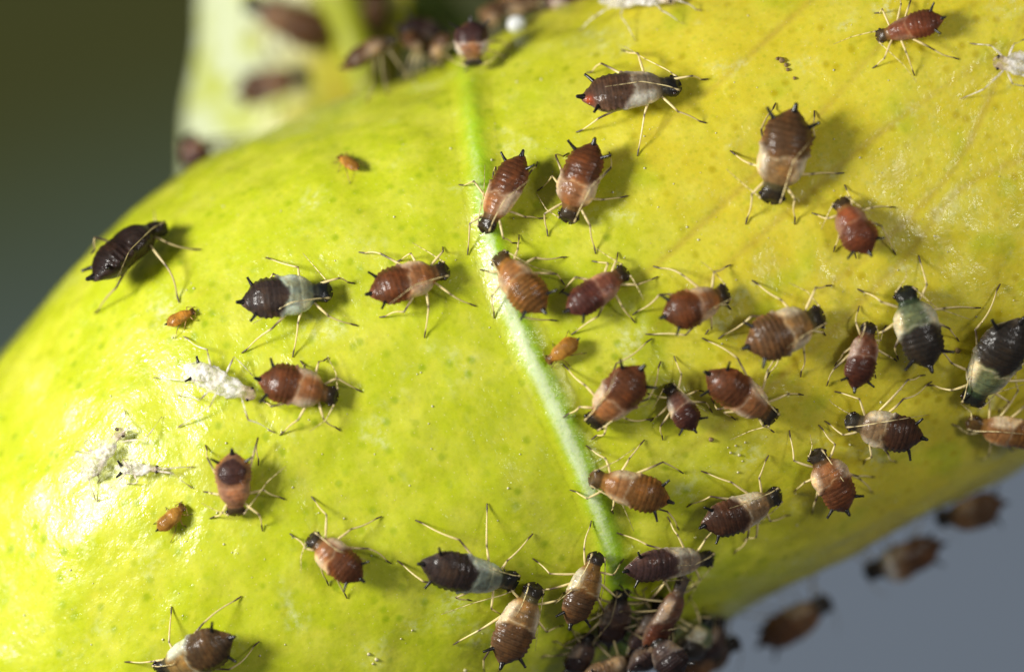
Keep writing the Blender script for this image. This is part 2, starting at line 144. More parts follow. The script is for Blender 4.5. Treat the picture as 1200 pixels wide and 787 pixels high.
def make_mesh(name, verts, faces, mat, parent=None, colours=None, vec=None, smooth=True):
    me = bpy.data.meshes.new(name)
    verts = np.asarray(verts, dtype=np.float32)
    if isinstance(faces, np.ndarray):
        nf, k = faces.shape
        me.vertices.add(len(verts)); me.vertices.foreach_set('co', verts.ravel())
        me.loops.add(nf * k); me.loops.foreach_set('vertex_index', faces.astype(np.int32).ravel())
        me.polygons.add(nf)
        me.polygons.foreach_set('loop_start', np.arange(0, nf * k, k, dtype=np.int32))
        me.update(calc_edges=True)
    else:
        me.from_pydata([tuple(v) for v in verts], [], faces)
    if smooth:
        me.polygons.foreach_set('use_smooth', np.ones(len(me.polygons), dtype=bool))
    if colours is not None:
        at = me.attributes.new('Col', 'FLOAT_COLOR', 'POINT')
        c = np.ones((len(verts), 4), dtype=np.float32); c[:, :3] = colours
        at.data.foreach_set('color', c.ravel())
    for nm, arr in (vec or {}).items():
        if arr.ndim == 2:
            at = me.attributes.new(nm, 'FLOAT_VECTOR', 'POINT'); at.data.foreach_set('vector', arr.astype(np.float32).ravel())
        else:
            at = me.attributes.new(nm, 'FLOAT', 'POINT'); at.data.foreach_set('value', arr.astype(np.float32))
    me.materials.append(mat)
    me.update()
    o = bpy.data.objects.new(name, me)
    col.objects.link(o)
    if parent is not None: o.parent = parent
    return o

def sstep(x, a, b):
    t = np.clip((np.asarray(x, dtype=float) - a) / (b - a), 0, 1)
    return t * t * (3 - 2 * t)

_LAT = RNG.random((257, 257))
def vnoise(x, y):
    x = np.asarray(x, dtype=float); y = np.asarray(y, dtype=float)
    xi = np.floor(x).astype(int); yi = np.floor(y).astype(int)
    fx = x - xi; fy = y - yi
    fx = fx * fx * fx * (fx * (fx * 6 - 15) + 10); fy = fy * fy * fy * (fy * (fy * 6 - 15) + 10)
    g = lambda i, j: _LAT[i % 256, j % 256]
    return ((g(xi, yi) * (1 - fx) + g(xi + 1, yi) * fx) * (1 - fy) + (g(xi, yi + 1) * (1 - fx) + g(xi + 1, yi + 1) * fx) * fy) * 2 - 1

class NT:
    def __init__(self, name):
        self.m = bpy.data.materials.new(name); self.m.use_nodes = True
        self.t = self.m.node_tree; self.b = self.t.nodes['Principled BSDF']
    def n(self, typ, ins=None, **props):
        x = self.t.nodes.new(typ)
        for k, v in props.items(): setattr(x, k, v)
        for k, v in (ins or {}).items(): self.put(x.inputs[k], v)
        return x
    def put(self, sock, v):
        if isinstance(v, bpy.types.NodeSocket): self.t.links.new(v, sock)
        else:
            if isinstance(v, tuple) and len(v) == 3 and sock.type == 'RGBA': v = (*v, 1)
            sock.default_value = v
    def mix(self, f, a, b, mode='MIX'):
        x = self.n('ShaderNodeMix', data_type='RGBA', blend_type=mode)
        self.put(x.inputs[0], f); self.put(x.inputs[6], a); self.put(x.inputs[7], b)
        return x.outputs[2]
    def ramp(self, v, lo, hi, a=0.0, b=1.0):
        x = self.n('ShaderNodeMapRange', {0: v, 1: lo, 2: hi, 3: a, 4: b}, interpolation_type='SMOOTHSTEP')
        return x.outputs[0]
    def noise(self, vec, scale, detail=4.0, rough=0.55):
        return self.n('ShaderNodeTexNoise', {'Vector': vec, 'Scale': scale, 'Detail': detail, 'Roughness': rough}).outputs['Fac']
    def math(self, op, a, b=0.0):
        x = self.n('ShaderNodeMath', operation=op); self.put(x.inputs[0], a); self.put(x.inputs[1], b); return x.outputs[0]
    def attr(self, name): return self.n('ShaderNodeAttribute', attribute_name=name)
    def set(self, **kw):
        for k, v in kw.items(): self.put(self.b.inputs[k.replace('_', ' ')], v)

# ------------------------------------------------------------------ materials
def leaf_material():
    M = NT('leaf_skin')
    co = M.attr('leafco').outputs['Vector']
    gold = M.attr('gold').outputs['Fac']
    vein = M.attr('vein').outputs['Fac']
    rib = M.attr('rib').outputs['Fac']
    litflank_at = M.attr('litflank').outputs['Fac']
    big = M.noise(co, 0.22, 3.0)
    mid = M.noise(co, 0.8, 3.0)
    fine = M.noise(co, 6.0, 5.0, 0.6)
    g = M.ramp(M.math('ADD', gold, M.math('MULTIPLY', M.math('SUBTRACT', big, 0.5), 1.2)), 0.0, 1.0)
    c = M.mix(g, (0.475, 0.54, 0.014), (0.65, 0.55, 0.030))
    c = M.mix(M.ramp(mid, 0.40, 0.70, 0.0, 0.8), c, M.mix(g, (0.61, 0.63, 0.06), (0.70, 0.62, 0.06)))
    c = M.mix(M.ramp(M.noise(co, 0.5, 3.0), 0.54, 0.70, 0.0, 0.6), c, (0.41, 0.49, 0.006))
    c = M.mix(M.ramp(M.noise(co, 2.2, 5.0, 0.65), 0.45, 0.70, 0.0, 0.35), c, (0.70, 0.67, 0.06))
    c = M.mix(M.ramp(fine, 0.45, 0.75, 0.0, 0.22), c, (0.32, 0.38, 0.01))
    vor = M.n('ShaderNodeTexVoronoi', {'Vector': co, 'Scale': 1.55, 'Randomness': 0.95}, voronoi_dimensions='2D')
    warp = M.math('ADD', vor.outputs['Distance'], M.math('MULTIPLY', M.math('SUBTRACT', fine, 0.5), 0.10))
    dots = M.math('MULTIPLY', M.ramp(warp, 0.05, 0.22, 0.75, 0.0), M.ramp(M.noise(co, 0.7, 2.0), 0.40, 0.65, 0.2, 1.0))
    c = M.mix(dots, c, M.mix(g, (0.27, 0.38, 0.0), (0.46, 0.36, 0.0)))
    vor1 = M.n('ShaderNodeTexVoronoi', {'Vector': co, 'Scale': 3.6, 'Randomness': 1.0}, voronoi_dimensions='2D')
    c = M.mix(M.ramp(vor1.outputs['Distance'], 0.06, 0.24, 0.22, 0.0), c, (0.32, 0.38, 0.0))
    c = M.mix(M.math('MULTIPLY', vein, 0.50), c, (0.42, 0.26, 0.05))
    # pale patches, broken up by fine noise
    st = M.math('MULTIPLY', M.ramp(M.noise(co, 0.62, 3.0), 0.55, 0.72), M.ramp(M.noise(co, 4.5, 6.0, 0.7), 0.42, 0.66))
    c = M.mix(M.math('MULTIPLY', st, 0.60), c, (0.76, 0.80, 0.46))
    vor2 = M.n('ShaderNodeTexVoronoi', {'Vector': co, 'Scale': 2.6, 'Randomness': 1.0}, voronoi_dimensions='2D')
    speck = M.ramp(vor2.outputs['Distance'], 0.02, 0.045, 0.55, 0.0)
    c = M.mix(speck, c, (0.80, 0.78, 0.38))
    # the rib: fresh green, light on its left flank painted in granular white
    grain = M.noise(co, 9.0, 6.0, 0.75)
    flank_light = M.ramp(M.math('ADD', litflank_at, M.math('MULTIPLY', M.math('SUBTRACT', grain, 0.5), 1.2)), 0.25, 0.80)
    rc = M.mix(flank_light, (0.34, 0.56, 0.010), (0.62, 0.74, 0.40))
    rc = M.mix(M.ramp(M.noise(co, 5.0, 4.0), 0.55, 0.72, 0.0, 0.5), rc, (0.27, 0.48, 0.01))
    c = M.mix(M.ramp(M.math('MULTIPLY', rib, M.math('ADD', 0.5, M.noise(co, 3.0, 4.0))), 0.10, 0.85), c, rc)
    bm = M.math('ADD', M.math('MULTIPLY', M.noise(co, 1.2, 3.0, 0.5), 0.50), M.math('MULTIPLY', M.noise(co, 9.0, 4.0, 0.6), 0.035))
    bm = M.math('ADD', bm, M.math('MULTIPLY', M.math('MULTIPLY', grain, rib), 0.40))
    bump = M.n('ShaderNodeBump', {'Height': bm, 'Strength': 0.38, 'Distance': 0.28})
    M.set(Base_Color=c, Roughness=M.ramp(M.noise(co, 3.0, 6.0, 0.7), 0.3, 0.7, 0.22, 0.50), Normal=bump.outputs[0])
    wax = M.math('ADD', M.math('MULTIPLY', M.noise(co, 1.5, 4.0, 0.55), 0.6), M.math('MULTIPLY', M.noise(co, 6.0, 4.0, 0.65), 0.07))
    cb = M.n('ShaderNodeBump', {'Height': wax, 'Strength': 0.55, 'Distance': 0.30})
    M.set(Coat_Weight=0.75, Coat_Roughness=M.ramp(M.noise(co, 2.6, 6.0, 0.75), 0.38, 0.62, 0.15, 0.42), Coat_Normal=cb.outputs[0])
    M.set(Specular_IOR_Level=0.2, Subsurface_Weight=0.35, Subsurface_Scale=0.35, Subsurface_Radius=(0.9, 1.0, 0.15))
    return M.m

def body_material():
    M = NT('aphid_cuticle')
    geo = M.n('ShaderNodeNewGeometry').outputs['Position']
    c = M.attr('Col').outputs['Color']
    f = M.noise(geo, 7.5, 6.0, 0.72)
    g = M.noise(geo, 2.6, 3.0)
    h = M.noise(geo, 19.0, 4.0, 0.6)
    c2 = M.mix(M.ramp(f, 0.44, 0.64, 0.0, 0.55), c, M.mix(1.0, c, (0.45, 0.36, 0.28), 'MULTIPLY'))
    c2 = M.mix(M.ramp(g, 0.46, 0.68, 0.0, 0.65), c2, M.mix(1.0, c2, (1.9, 1.6, 1.1), 'MULTIPLY'))
    c2 = M.mix(M.ramp(h, 0.57, 0.74, 0.0, 0.25), c2, M.mix(1.0, c2, (1.7, 1.5, 1.2), 'MULTIPLY'))
    bm = M.math('ADD', M.noise(geo, 8.0, 5.0, 0.6), M.math('MULTIPLY', h, 0.30))
    bump = M.n('ShaderNodeBump', {'Height': bm, 'Strength': 0.28, 'Distance': 0.06})
    cb = M.n('ShaderNodeBump', {'Height': M.noise(geo, 7.0, 2.0, 0.5), 'Strength': 0.60, 'Distance': 0.07})
    M.set(Base_Color=c2, Roughness=0.5, Normal=bump.outputs[0], Subsurface_Weight=0.25,
          Subsurface_Scale=0.14, Subsurface_Radius=(1.0, 0.42, 0.18), Specular_IOR_Level=0.15, Coat_Weight=0.30, Coat_Roughness=0.13, Coat_Normal=cb.outputs[0])
    return M.m

def simple_attr_material(name, rough, sss=0.0, spec=0.5, noise_s=12.0, amt=0.4):
    M = NT(name)
    geo = M.n('ShaderNodeNewGeometry').outputs['Position']
    c = M.attr('Col').outputs['Color']
    c = M.mix(M.ramp(M.noise(geo, noise_s, 4.0, 0.65), 0.4, 0.75, 0.0, amt), c, M.mix(1.0, c, (0.5, 0.42, 0.34), 'MULTIPLY'))
    M.set(Base_Color=c, Roughness=rough, Specular_IOR_Level=spec)
    if sss: M.set(Subsurface_Weight=sss, Subsurface_Scale=0.06, Subsurface_Radius=(1.0, 0.7, 0.4))
    return M.m

def plain_material(name, colour, rough, noise_amt=0.3, scale=8.0, **kw):
    M = NT(name)
    geo = M.n('ShaderNodeNewGeometry').outputs['Position']
    c = M.mix(M.ramp(M.noise(geo, scale, 4.0), 0.35, 0.75, 0.0, noise_amt), colour, tuple(v * 0.45 for v in colour))
    M.set(Base_Color=c, Roughness=rough, **kw)
    return M.m

def skin_material():
    M = NT('shed_skin_film')
    geo = M.n('ShaderNodeNewGeometry').outputs['Position']
    c = M.attr('Col').outputs['Color']
    n1 = M.noise(geo, 5.0, 5.0, 0.7)
    c = M.mix(M.ramp(M.noise(geo, 7.0, 5.0, 0.7), 0.50, 0.70, 0.0, 0.7), c, M.mix(1.0, c, (0.55, 0.40, 0.28), 'MULTIPLY'))
    bump = M.n('ShaderNodeBump', {'Height': M.noise(geo, 10.0, 6.0, 0.75), 'Strength': 0.35, 'Distance': 0.06})
    M.set(Base_Color=c, Roughness=0.3, Normal=bump.outputs[0], Alpha=M.ramp(n1, 0.38, 0.64, 0.12, 0.82), Specular_IOR_Level=0.7)
    return M.m

MAT = dict(leaf=leaf_material(), body=body_material(),
           leg=simple_attr_material('leg_chitin', 0.38, 0.15), antenna=simple_attr_material('feeler_chitin', 0.35, 0.1),
           black=plain_material('black_chitin', (0.012, 0.010, 0.009), 0.28), eye=plain_material('eye_facets', (0.018, 0.008, 0.006), 0.18),
           skin=skin_material())

# ------------------------------------------------------------------ the near leaf: a blade rolled over an axis that climbs to the right
EA = np.array([0.871, 0.491]); EB = np.array([-0.491, 0.871])
UPA = np.array([-30, -22, -18, -14.0, -10.4, -7.7, -4.0, -0.65, 2.2, 5.4, 9.0, 14, 18, 24, 30])
UPB = np.array([1.0, 3.0, 4.0, 4.95, 6.15, 6.95, 7.42, 7.22, 6.60, 6.30, 6.2, 6.1, 5.6, 4.0, 1.0])
LOB = -8.72
DEPTH = 5.6

def smooth_interp(x, xs, ys):
    acc = 0
    for d, w in ((-1.6, .1), (-.8, .2), (0, .4), (.8, .2), (1.6, .1)):
        acc = acc + w * np.interp(x + d, xs, ys)
    return acc

def polyline_distance(X, Y, pts, width):
    best = np.full(X.shape, 9.0)
    for (x0, y0), (x1, y1) in zip(pts[:-1], pts[1:]):
        dx, dy = x1 - x0, y1 - y0
        t = np.clip(((X - x0) * dx + (Y - y0) * dy) / (dx * dx + dy * dy), 0, 1)
        best = np.minimum(best, np.hypot(X - x0 - t * dx, Y - y0 - t * dy))
    return np.exp(-(best / width) ** 2)

def smooth_path(pts, n):
    p = np.array(pts, dtype=float)
    d = np.concatenate([[0], np.cumsum(np.linalg.norm(np.diff(p, axis=0), axis=1))])
    t = np.linspace(0, d[-1], n)
    q = np.stack([np.interp(t, d, p[:, k]) for k in range(p.shape[1])], 1)
    for _ in range(max(2, n // 14)):
        q[1:-1] = 0.25 * q[:-2] + 0.5 * q[1:-1] + 0.25 * q[2:]
    return q

def blade(A, Tt):
    taper = 1 - sstep(np.abs(A), 17, 29) * 0.85
    up = smooth_interp(A, UPA, UPB)
    c = (up + LOB) / 2; hw = (up - LOB) / 2 * taper
    b = c + hw * np.sin(Tt)
    z = DEPTH * taper * (np.sign(np.cos(Tt)) * np.abs(np.cos(Tt)) ** 0.92 - 1)
    left = np.clip(-(A + 6.5), 0, None)
    z = z - 0.030 * left ** 2 - 0.6 * (1 - taper)
    b = b + 0.25 * vnoise(A * 0.16 + 3, Tt * 0.9) * np.abs(np.sin(Tt)) ** 2
    X = A * EA[0] + b * EB[0]; Y = A * EA[1] + b * EB[1]
    return X, Y, z

NA, NTT = 640, 330
aa = np.linspace(-1, 1, NA); aa = 29 * (0.55 * aa + 0.45 * aa ** 3)
tt = np.linspace(math.radians(-118), math.radians(118), NTT)
A, Tt = np.meshgrid(aa, tt, indexing='ij')
X, Y, Z = blade(A, Tt)
S = Tt * 7.3
P0 = np.stack([X, Y, Z], -1)
du = np.gradient(P0, axis=0); dv = np.gradient(P0, axis=1)
Nn = np.cross(du, dv); Nn /= np.linalg.norm(Nn, axis=-1, keepdims=True)
if Nn[NA // 2, NTT // 2, 2] < 0: Nn = -Nn
vein = np.zeros_like(X)
dist0 = np.min([np.hypot(X - q[0], Y - q[1]) for q in smooth_path(MIDRIB, 40)], axis=0)
for iv, v in enumerate(VEINS):
    vv = polyline_distance(X, Y, smooth_path(v, 24), 0.085) * (0.85 if iv < 6 else 0.16) * sstep(dist0, 1.0, 4.5)
    vein = np.maximum(vein, vv * (0.75 + 0.35 * vnoise(A * 0.8 + iv, S * 0.8)))
front = Nn[..., 2] > -0.1
vein = np.clip(vein, 0, 1) * front
rp = smooth_path(MIDRIB, 60)
dist = np.full(X.shape, 9.0); along = np.zeros_like(X); sideq = np.zeros_like(X)
for i in range(len(rp) - 1):
    (x0, y0), (x1, y1) = rp[i], rp[i + 1]
    dx, dy = x1 - x0, y1 - y0
    t = np.clip(((X - x0) * dx + (Y - y0) * dy) / (dx * dx + dy * dy), 0, 1)
    d2 = np.hypot(X - x0 - t * dx, Y - y0 - t * dy)
    near = d2 < dist
    sg = np.sign(dx * (Y - y0) - dy * (X - x0))
    dist = np.where(near, d2, dist); along = np.where(near, (i + t) / (len(rp) - 1), along); sideq = np.where(near, sg, sideq)
dist = np.where(front, dist, 9.0)
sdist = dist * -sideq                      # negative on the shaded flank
ribw = 0.33 + 0.10 * np.abs(along - .55)
rib = np.exp(-(dist / ribw) ** 2) * np.interp(along, [0, .1, .3, 1], [.35, .5, .85, .85])
litflank = .95 * np.exp(-((sdist - .10) / .22) ** 2) * np.interp(along, [0, .12, .28, .4, .62, .8, .88, 1], [.30, .35, .62, 1.0, 1.0, .60, .25, .1])  # light catching the left flank, painted as a whitish stripe
disp = 0.09 * vnoise(A * 0.35, S * 0.35) + 0.060 * vnoise(A * 0.9 + 9, S * 0.9) + 0.014 * vnoise(A * 2.3, S * 2.3 + 5) + 0.003 * vnoise(A * 5.1, S * 5.1) - 0.03 * vein
disp = disp + 0.19 * np.exp(-(dist / .36) ** 2) - 0.10 * np.exp(-(dist / 1.0) ** 2)
disp = disp + rib * (.012 * vnoise(A * 7.0, S * 7.0) + .008 * vnoise(A * 13.0, S * 13.0))
P1 = P0 + Nn * disp[..., None]
gold = sstep(X + 0.45 * Y, 0.0, 8.0) * 0.95
idx = np.arange(NA * NTT).reshape(NA, NTT)
quads = np.stack([idx[:-1, :-1], idx[1:, :-1], idx[1:, 1:], idx[:-1, 1:]], -1).reshape(-1, 4)
leaf = bpy.data.objects.new('leaf', None); col.objects.link(leaf)
leaf.location = (0, 0, 0)
tag(leaf, 'large curled yellow green leaf with pale midrib, covered with aphids', 'leaf')
attrs = {'leafco': np.stack([A, S, Z * 0], -1).reshape(-1, 3), 'gold': gold.ravel(), 'vein': vein.ravel(), 'rib': rib.ravel(), 'litflank': litflank.ravel()}
inrib = (dist.ravel()[quads].max(axis=1) < 0.55)
def sub_mesh(mask, name):
    q = quads[mask]
    used, inv = np.unique(q, return_inverse=True)
    return make_mesh(name, P1.reshape(-1, 3)[used], inv.reshape(-1, 4), MAT['leaf'], leaf, vec={k_: v_[used] for k_, v_ in attrs.items()})
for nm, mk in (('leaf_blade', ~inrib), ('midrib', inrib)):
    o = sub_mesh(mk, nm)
    sol = o.modifiers.new('thickness', 'SOLIDIFY'); sol.thickness = 0.28; sol.offset = -1; sol.use_rim = False
    if nm == 'midrib': o['label'] = 'pale green midrib, lit flank painted whitish'

# coarse copy of the outer face for placing things on it
st = 3
ci = idx[::st, ::st]; na2, nt2 = ci.shape
cv = P1[::st, ::st].reshape(-1, 3)
k = np.arange(na2 * nt2).reshape(na2, nt2)
cq = np.stack([k[:-1, :-1], k[1:, :-1], k[1:, 1:], k[:-1, 1:]], -1).reshape(-1, 4)
BVH = BVHTree.FromPolygons([tuple(v) for v in cv], [tuple(int(i) for i in q) for q in cq])
CAM = Vector((0, 0, DIST))

def outward(n, p):
    c = Vector((EB[0] * -1.0, EB[1] * -1.0, -5.0)) + Vector((EA[0], EA[1], 0)) * (p.x * EA[0] + p.y * EA[1])
    return n if n.dot(p - c) > 0 else -n

def on_leaf(xy, h=0.0):
    """Point of the sight line through plan position xy that lies h above the leaf, and the leaf's normal there (None off the leaf)."""
    d = (Vector((xy[0], xy[1], 0)) - CAM).normalized()
    loc, n, i, dist = BVH.ray_cast(CAM, d)
    if loc is None: return None, None
    n = outward(n, loc)
    return loc - d * (h / max(0.35, -n.dot(d))), n

def at_depth(xy, z):
    f = (DIST - z) / DIST
    return Vector((xy[0] * f, xy[1] * f, z))

def nearest(p):
    loc, n, i, dist = BVH.find_nearest(p)
    return loc, outward(n, loc)

# ------------------------------------------------------------------ the pale leaf and the green stalk behind, and the far background
def behind_material():
    M = NT('pale_leaf_skin')
    geo = M.n('ShaderNodeNewGeometry').outputs['Position']
    sx = M.n('ShaderNodeSeparateXYZ', {0: geo}).outputs[0]
    blade_f = M.ramp(M.math('ADD', sx, M.math('MULTIPLY', M.math('SUBTRACT', M.noise(geo, 0.5, 3.0), 0.5), 4.0)), -6.6, -4.6)
    c = M.mix(blade_f, (0.58, 0.64, 0.40), (0.55, 0.48, 0.05))
    c = M.mix(M.ramp(M.noise(geo, 0.8, 3.0), 0.52, 0.66, 0.0, 0.8), c, (0.42, 0.47, 0.01))
    M.set(Base_Color=c, Roughness=0.42, Specular_IOR_Level=0.6)
    return M.m
UB, VB = 60, 70
BZ = -11.5
f = (DIST - BZ) / DIST
vb = []
for i in range(UB):
    for j in range(VB):
        u = i / (UB - 1); v = j / (VB - 1)
        y = 12.5 - 13.5 * v
        xl = (-7.20 - 0.40 * (7.87 - y) / 3.6 + 0.05 * math.sin(y * 2.1)) * f
        x = xl + u * 5.2
        bend = -1.6 * (1 - u) ** 3 + 0.9 * math.sin(u * 2.4) - 0.5 * u * u
        vb.append((x, y * f, BZ + bend + 0.15 * math.sin(y * 1.3 + u * 4)))
fb = np.array([(i * VB + j, (i + 1) * VB + j, (i + 1) * VB + j + 1, i * VB + j + 1) for i in range(UB - 1) for j in range(VB - 1)])
lb = make_mesh('leaf', vb, fb, behind_material())
tag(lb, 'strongly blurred pale whitish leaf standing upright behind the near leaf', 'leaf')
sm = lb.modifiers.new('thickness', 'SOLIDIFY'); sm.thickness = 0.3
BVH_B = BVHTree.FromPolygons([tuple(v) for v in vb], [tuple(int(i) for i in q) for q in fb])

def tube(path, radii, n=8, cols=None, cap=True):
    """Rings of a tube along a list of Vectors; returns verts, faces, colours."""
    V = []; F = []; C = []
    m = len(path)
    ref = None
    for i in range(m):
        t = (path[min(i + 1, m - 1)] - path[max(i - 1, 0)])
        t = t.normalized() if t.length > 1e-9 else Vector((0, 0, 1))
        if ref is None:
            ref = t.orthogonal().normalized()
        ref = (ref - t * ref.dot(t)).normalized()
        bn = t.cross(ref)
        for k in range(n):
            a = 2 * math.pi * k / n
            V.append(tuple(path[i] + (ref * math.cos(a) + bn * math.sin(a)) * radii[i]))
            if cols is not None: C.append(cols[i])
    for i in range(m - 1):
        for k in range(n):
            k2 = (k + 1) % n
            F.append((i * n + k, i * n + k2, (i + 1) * n + k2, (i + 1) * n + k))
    if cap:
        F.append(tuple(range(n - 1, -1, -1))); F.append(tuple((m - 1) * n + k for k in range(n)))
    return V, F, C

def stalk(label, xy, radii, z, mat):
    pp = smooth_path([(p[0], p[1]) for p in xy], 26)
    rr = np.interp(np.linspace(0, 1, 26), np.linspace(0, 1, len(radii)), radii)
    path3 = [at_depth(p, z) for p in pp]
    V, F, _ = tube(path3, [r * (1 + 0.05 * math.sin(i * 1.3)) for i, r in enumerate(rr)], 16)
    o = make_mesh('leaf_stalk', V, F, mat)
    tag(o, label, 'stalk')
stalk('blurred bright green stalk rising beside the pale leaf behind', [(-4.6, 10.0), (-4.1, 8.0), (-3.6, 6.8), (-3.2, 5.0), (-3.1, 1.5)], [0.7, 0.6, 0.45, 0.4, 0.4], -10.5,
      plain_material('green_stalk_skin', (0.33, 0.36, 0.01), 0.5, 0.6, 0.6))
stalk('blurred green stem at the top border left of the midrib end', [(-3.4, 9.6), (-2.5, 8.2), (-1.7, 7.3), (-0.6, 6.2), (0.2, 3.0)], [1.2, 0.75, 0.6, 0.55, 0.5], -13.0,
      plain_material('dull_green_stalk_skin', (0.16, 0.24, 0.02), 0.45, 0.4, 0.8))

def background_material():
    M = NT('far_background')
    geo = M.n('ShaderNodeNewGeometry').outputs['Position']
    sep = M.n('ShaderNodeSeparateXYZ', {0: geo})
    d = M.math('ADD', M.math('MULTIPLY', sep.outputs[0], 0.014), M.math('MULTIPLY', sep.outputs[1], -0.045))
    d = M.math('ADD', d, M.math('MULTIPLY', M.math('SUBTRACT', M.noise(geo, 0.03, 2.0), 0.5), 0.35))
    cr = M.n('ShaderNodeValToRGB', {0: M.ramp(d, -0.95, 0.95)})
    r = cr.color_ramp
    r.elements[0].position = 0.02; r.elements[0].color = (0.130, 0.140, 0.045, 1)
    r.elements[1].position = 0.95; r.elements[1].color = (0.33, 0.40, 0.51, 1)
    e = r.elements.new(0.12); e.color = (0.145, 0.185, 0.100, 1)
    e = r.elements.new(0.32); e.color = (0.190, 0.255, 0.230, 1)
    e = r.elements.new(0.70); e.color = (0.31, 0.375, 0.48, 1)
    M.set(Base_Color=cr.outputs[0], Roughness=0.9, Specular_IOR_Level=0.1)
    return M.m
bgv = []; NB = 30
for i in range(NB):
    for j in range(NB):
        x = -130 + 260 * i / (NB - 1); y = -100 + 200 * j / (NB - 1)
        bgv.append((x, y, -95 + 0.0016 * (x * x + y * y) + 0.6 * math.sin(x * 0.11) * math.cos(y * 0.13)))
bgf = np.array([(i * NB + j, (i + 1) * NB + j, (i + 1) * NB + j + 1, i * NB + j + 1) for i in range(NB - 1) for j in range(NB - 1)])
bgo = make_mesh('background', bgv, bgf, background_material())
tag(bgo, 'far out of focus olive green to blue grey background', kind='structure')

# ------------------------------------------------------------------ aphids
PAL = {  # abdomen, chest, wing pad, neck, head
 'brown':      ((0.111, 0.057, 0.024), (.330, .205, .080), (0.76, 0.66, 0.46), (.090, .075, .030), (.028, .022, .014)),
 'red':        ((0.077, 0.024, 0.014), (.250, .095, .045), (.55, .42, .34), (.100, .045, .020), (.030, .020, .014)),
 'rust':       ((0.146, 0.044, 0.020), (.260, .085, .040), (.52, .34, .22), (.220, .110, .035), (.060, .038, .016)),
 'redcream':   ((0.121, 0.042, 0.016), (.350, .165, .065), (0.72, 0.57, 0.39), (.120, .065, .022), (.030, .022, .012)),
 'orange':     ((0.175, 0.079, 0.020), (.380, .180, .070), (0.72, 0.58, 0.37), (.260, .130, .030), (.070, .042, .014)),
 'plumred':    ((0.088, 0.028, 0.020), (.300, .110, .060), (.55, .36, .25), (.130, .060, .024), (.040, .026, .012)),
 'plum':       ((0.067, 0.023, 0.017), (.190, .095, .065), (0.58, 0.50, 0.40), (.060, .035, .022), (.020, .016, .014)),
 'darkcream':  ((0.057, 0.025, 0.014), (.340, .235, .120), (0.74, 0.66, 0.48), (.070, .055, .030), (.020, .018, .014)),
 'green':      ((0.029, 0.023, 0.018), (.190, .250, .120), (0.72, 0.68, 0.50), (.030, .050, .024), (.014, .016, .012)),
 'mint':       ((0.041, 0.028, 0.024), (.270, .345, .270), (0.64, 0.72, 0.58), (.030, .034, .026), (.014, .016, .016)),
 'mintbrown':  ((0.074, 0.043, 0.019), (.360, .230, .070), (0.66, 0.72, 0.56), (.060, .050, .024), (.018, .016, .012)),
 'purple':     ((0.066, 0.035, 0.032), (.400, .330, .230), (0.72, 0.66, 0.50), (.045, .040, .032), (.014, .013, .012)),
 'amber':      ((0.098, 0.051, 0.022), (.330, .180, .045), (0.66, 0.62, 0.44), (.220, .120, .030), (.045, .034, .024)),
 'translucent':((.075, .024, .012), (.160, .090, .055), (.36, .28, .21), (.120, .085, .060), (.090, .070, .058)),  # darkened: shade of the lower heap is put into these colours
 'black':      ((0.025, 0.014, 0.014), (.075, .050, .042), (.20, .16, .13), (.025, .020, .016), (.010, .009, .008)),  # for aphids in the lower heap this near-black includes painted shade
 'shiny':      ((0.020, 0.011, 0.009), (.022, .014, .012), (.030, .020, .016), (.016, .012, .010), (.012, .010, .009)),
 'tan':        ((.170, .105, .055), (.200, .135, .075), (.30, .23, .15), (.150, .095, .050), (.090, .058, .030)),  # darker than plain tan, the heap's shade is in the colour
 'darktan':    ((.110, .060, .030), (.170, .105, .055), (.34, .25, .16), (.060, .042, .024), (.022, .018, .012)),
 'darkbrown':  ((.100, .048, .022), (.150, .085, .042), (.32, .24, .15), (.045, .032, .018), (.018, .014, .010)),
 'plumcream':  ((0.066, 0.030, 0.027), (.400, .200, .090), (.68, .62, .52), (.240, .150, .070), (.035, .028, .020)),
 'grey':       ((0.094, 0.053, 0.034), (.330, .270, .180), (0.76, 0.74, 0.62), (.055, .050, .036), (.018, .017, .016)),
 'blotch':     ((0.246, 0.123, 0.067), (.300, .140, .080), (.50, .30, .17), (.230, .110, .050), (.060, .040, .016)),
 'nymph':      ((.340, .160, .024), (.380, .190, .032), (.45, .28, .07), (.310, .145, .022), (.120, .060, .014)),
}
SP = [0, .012, .03, .06, .10, .135, .16, .19, .25, .32, .40, .50, .60, .70, .78, .84, .88, .92, .96, .985, 1.0]
WP = [.10, .30, .43, .50, .52, .49, .45, .50, .66, .80, .87, .88, .94, .98, .93, .80, .64, .46, .30, .19, .06]
RINGS, SEGS = 76, 36

def body_profile(s):
    return np.interp(s, SP, WP)

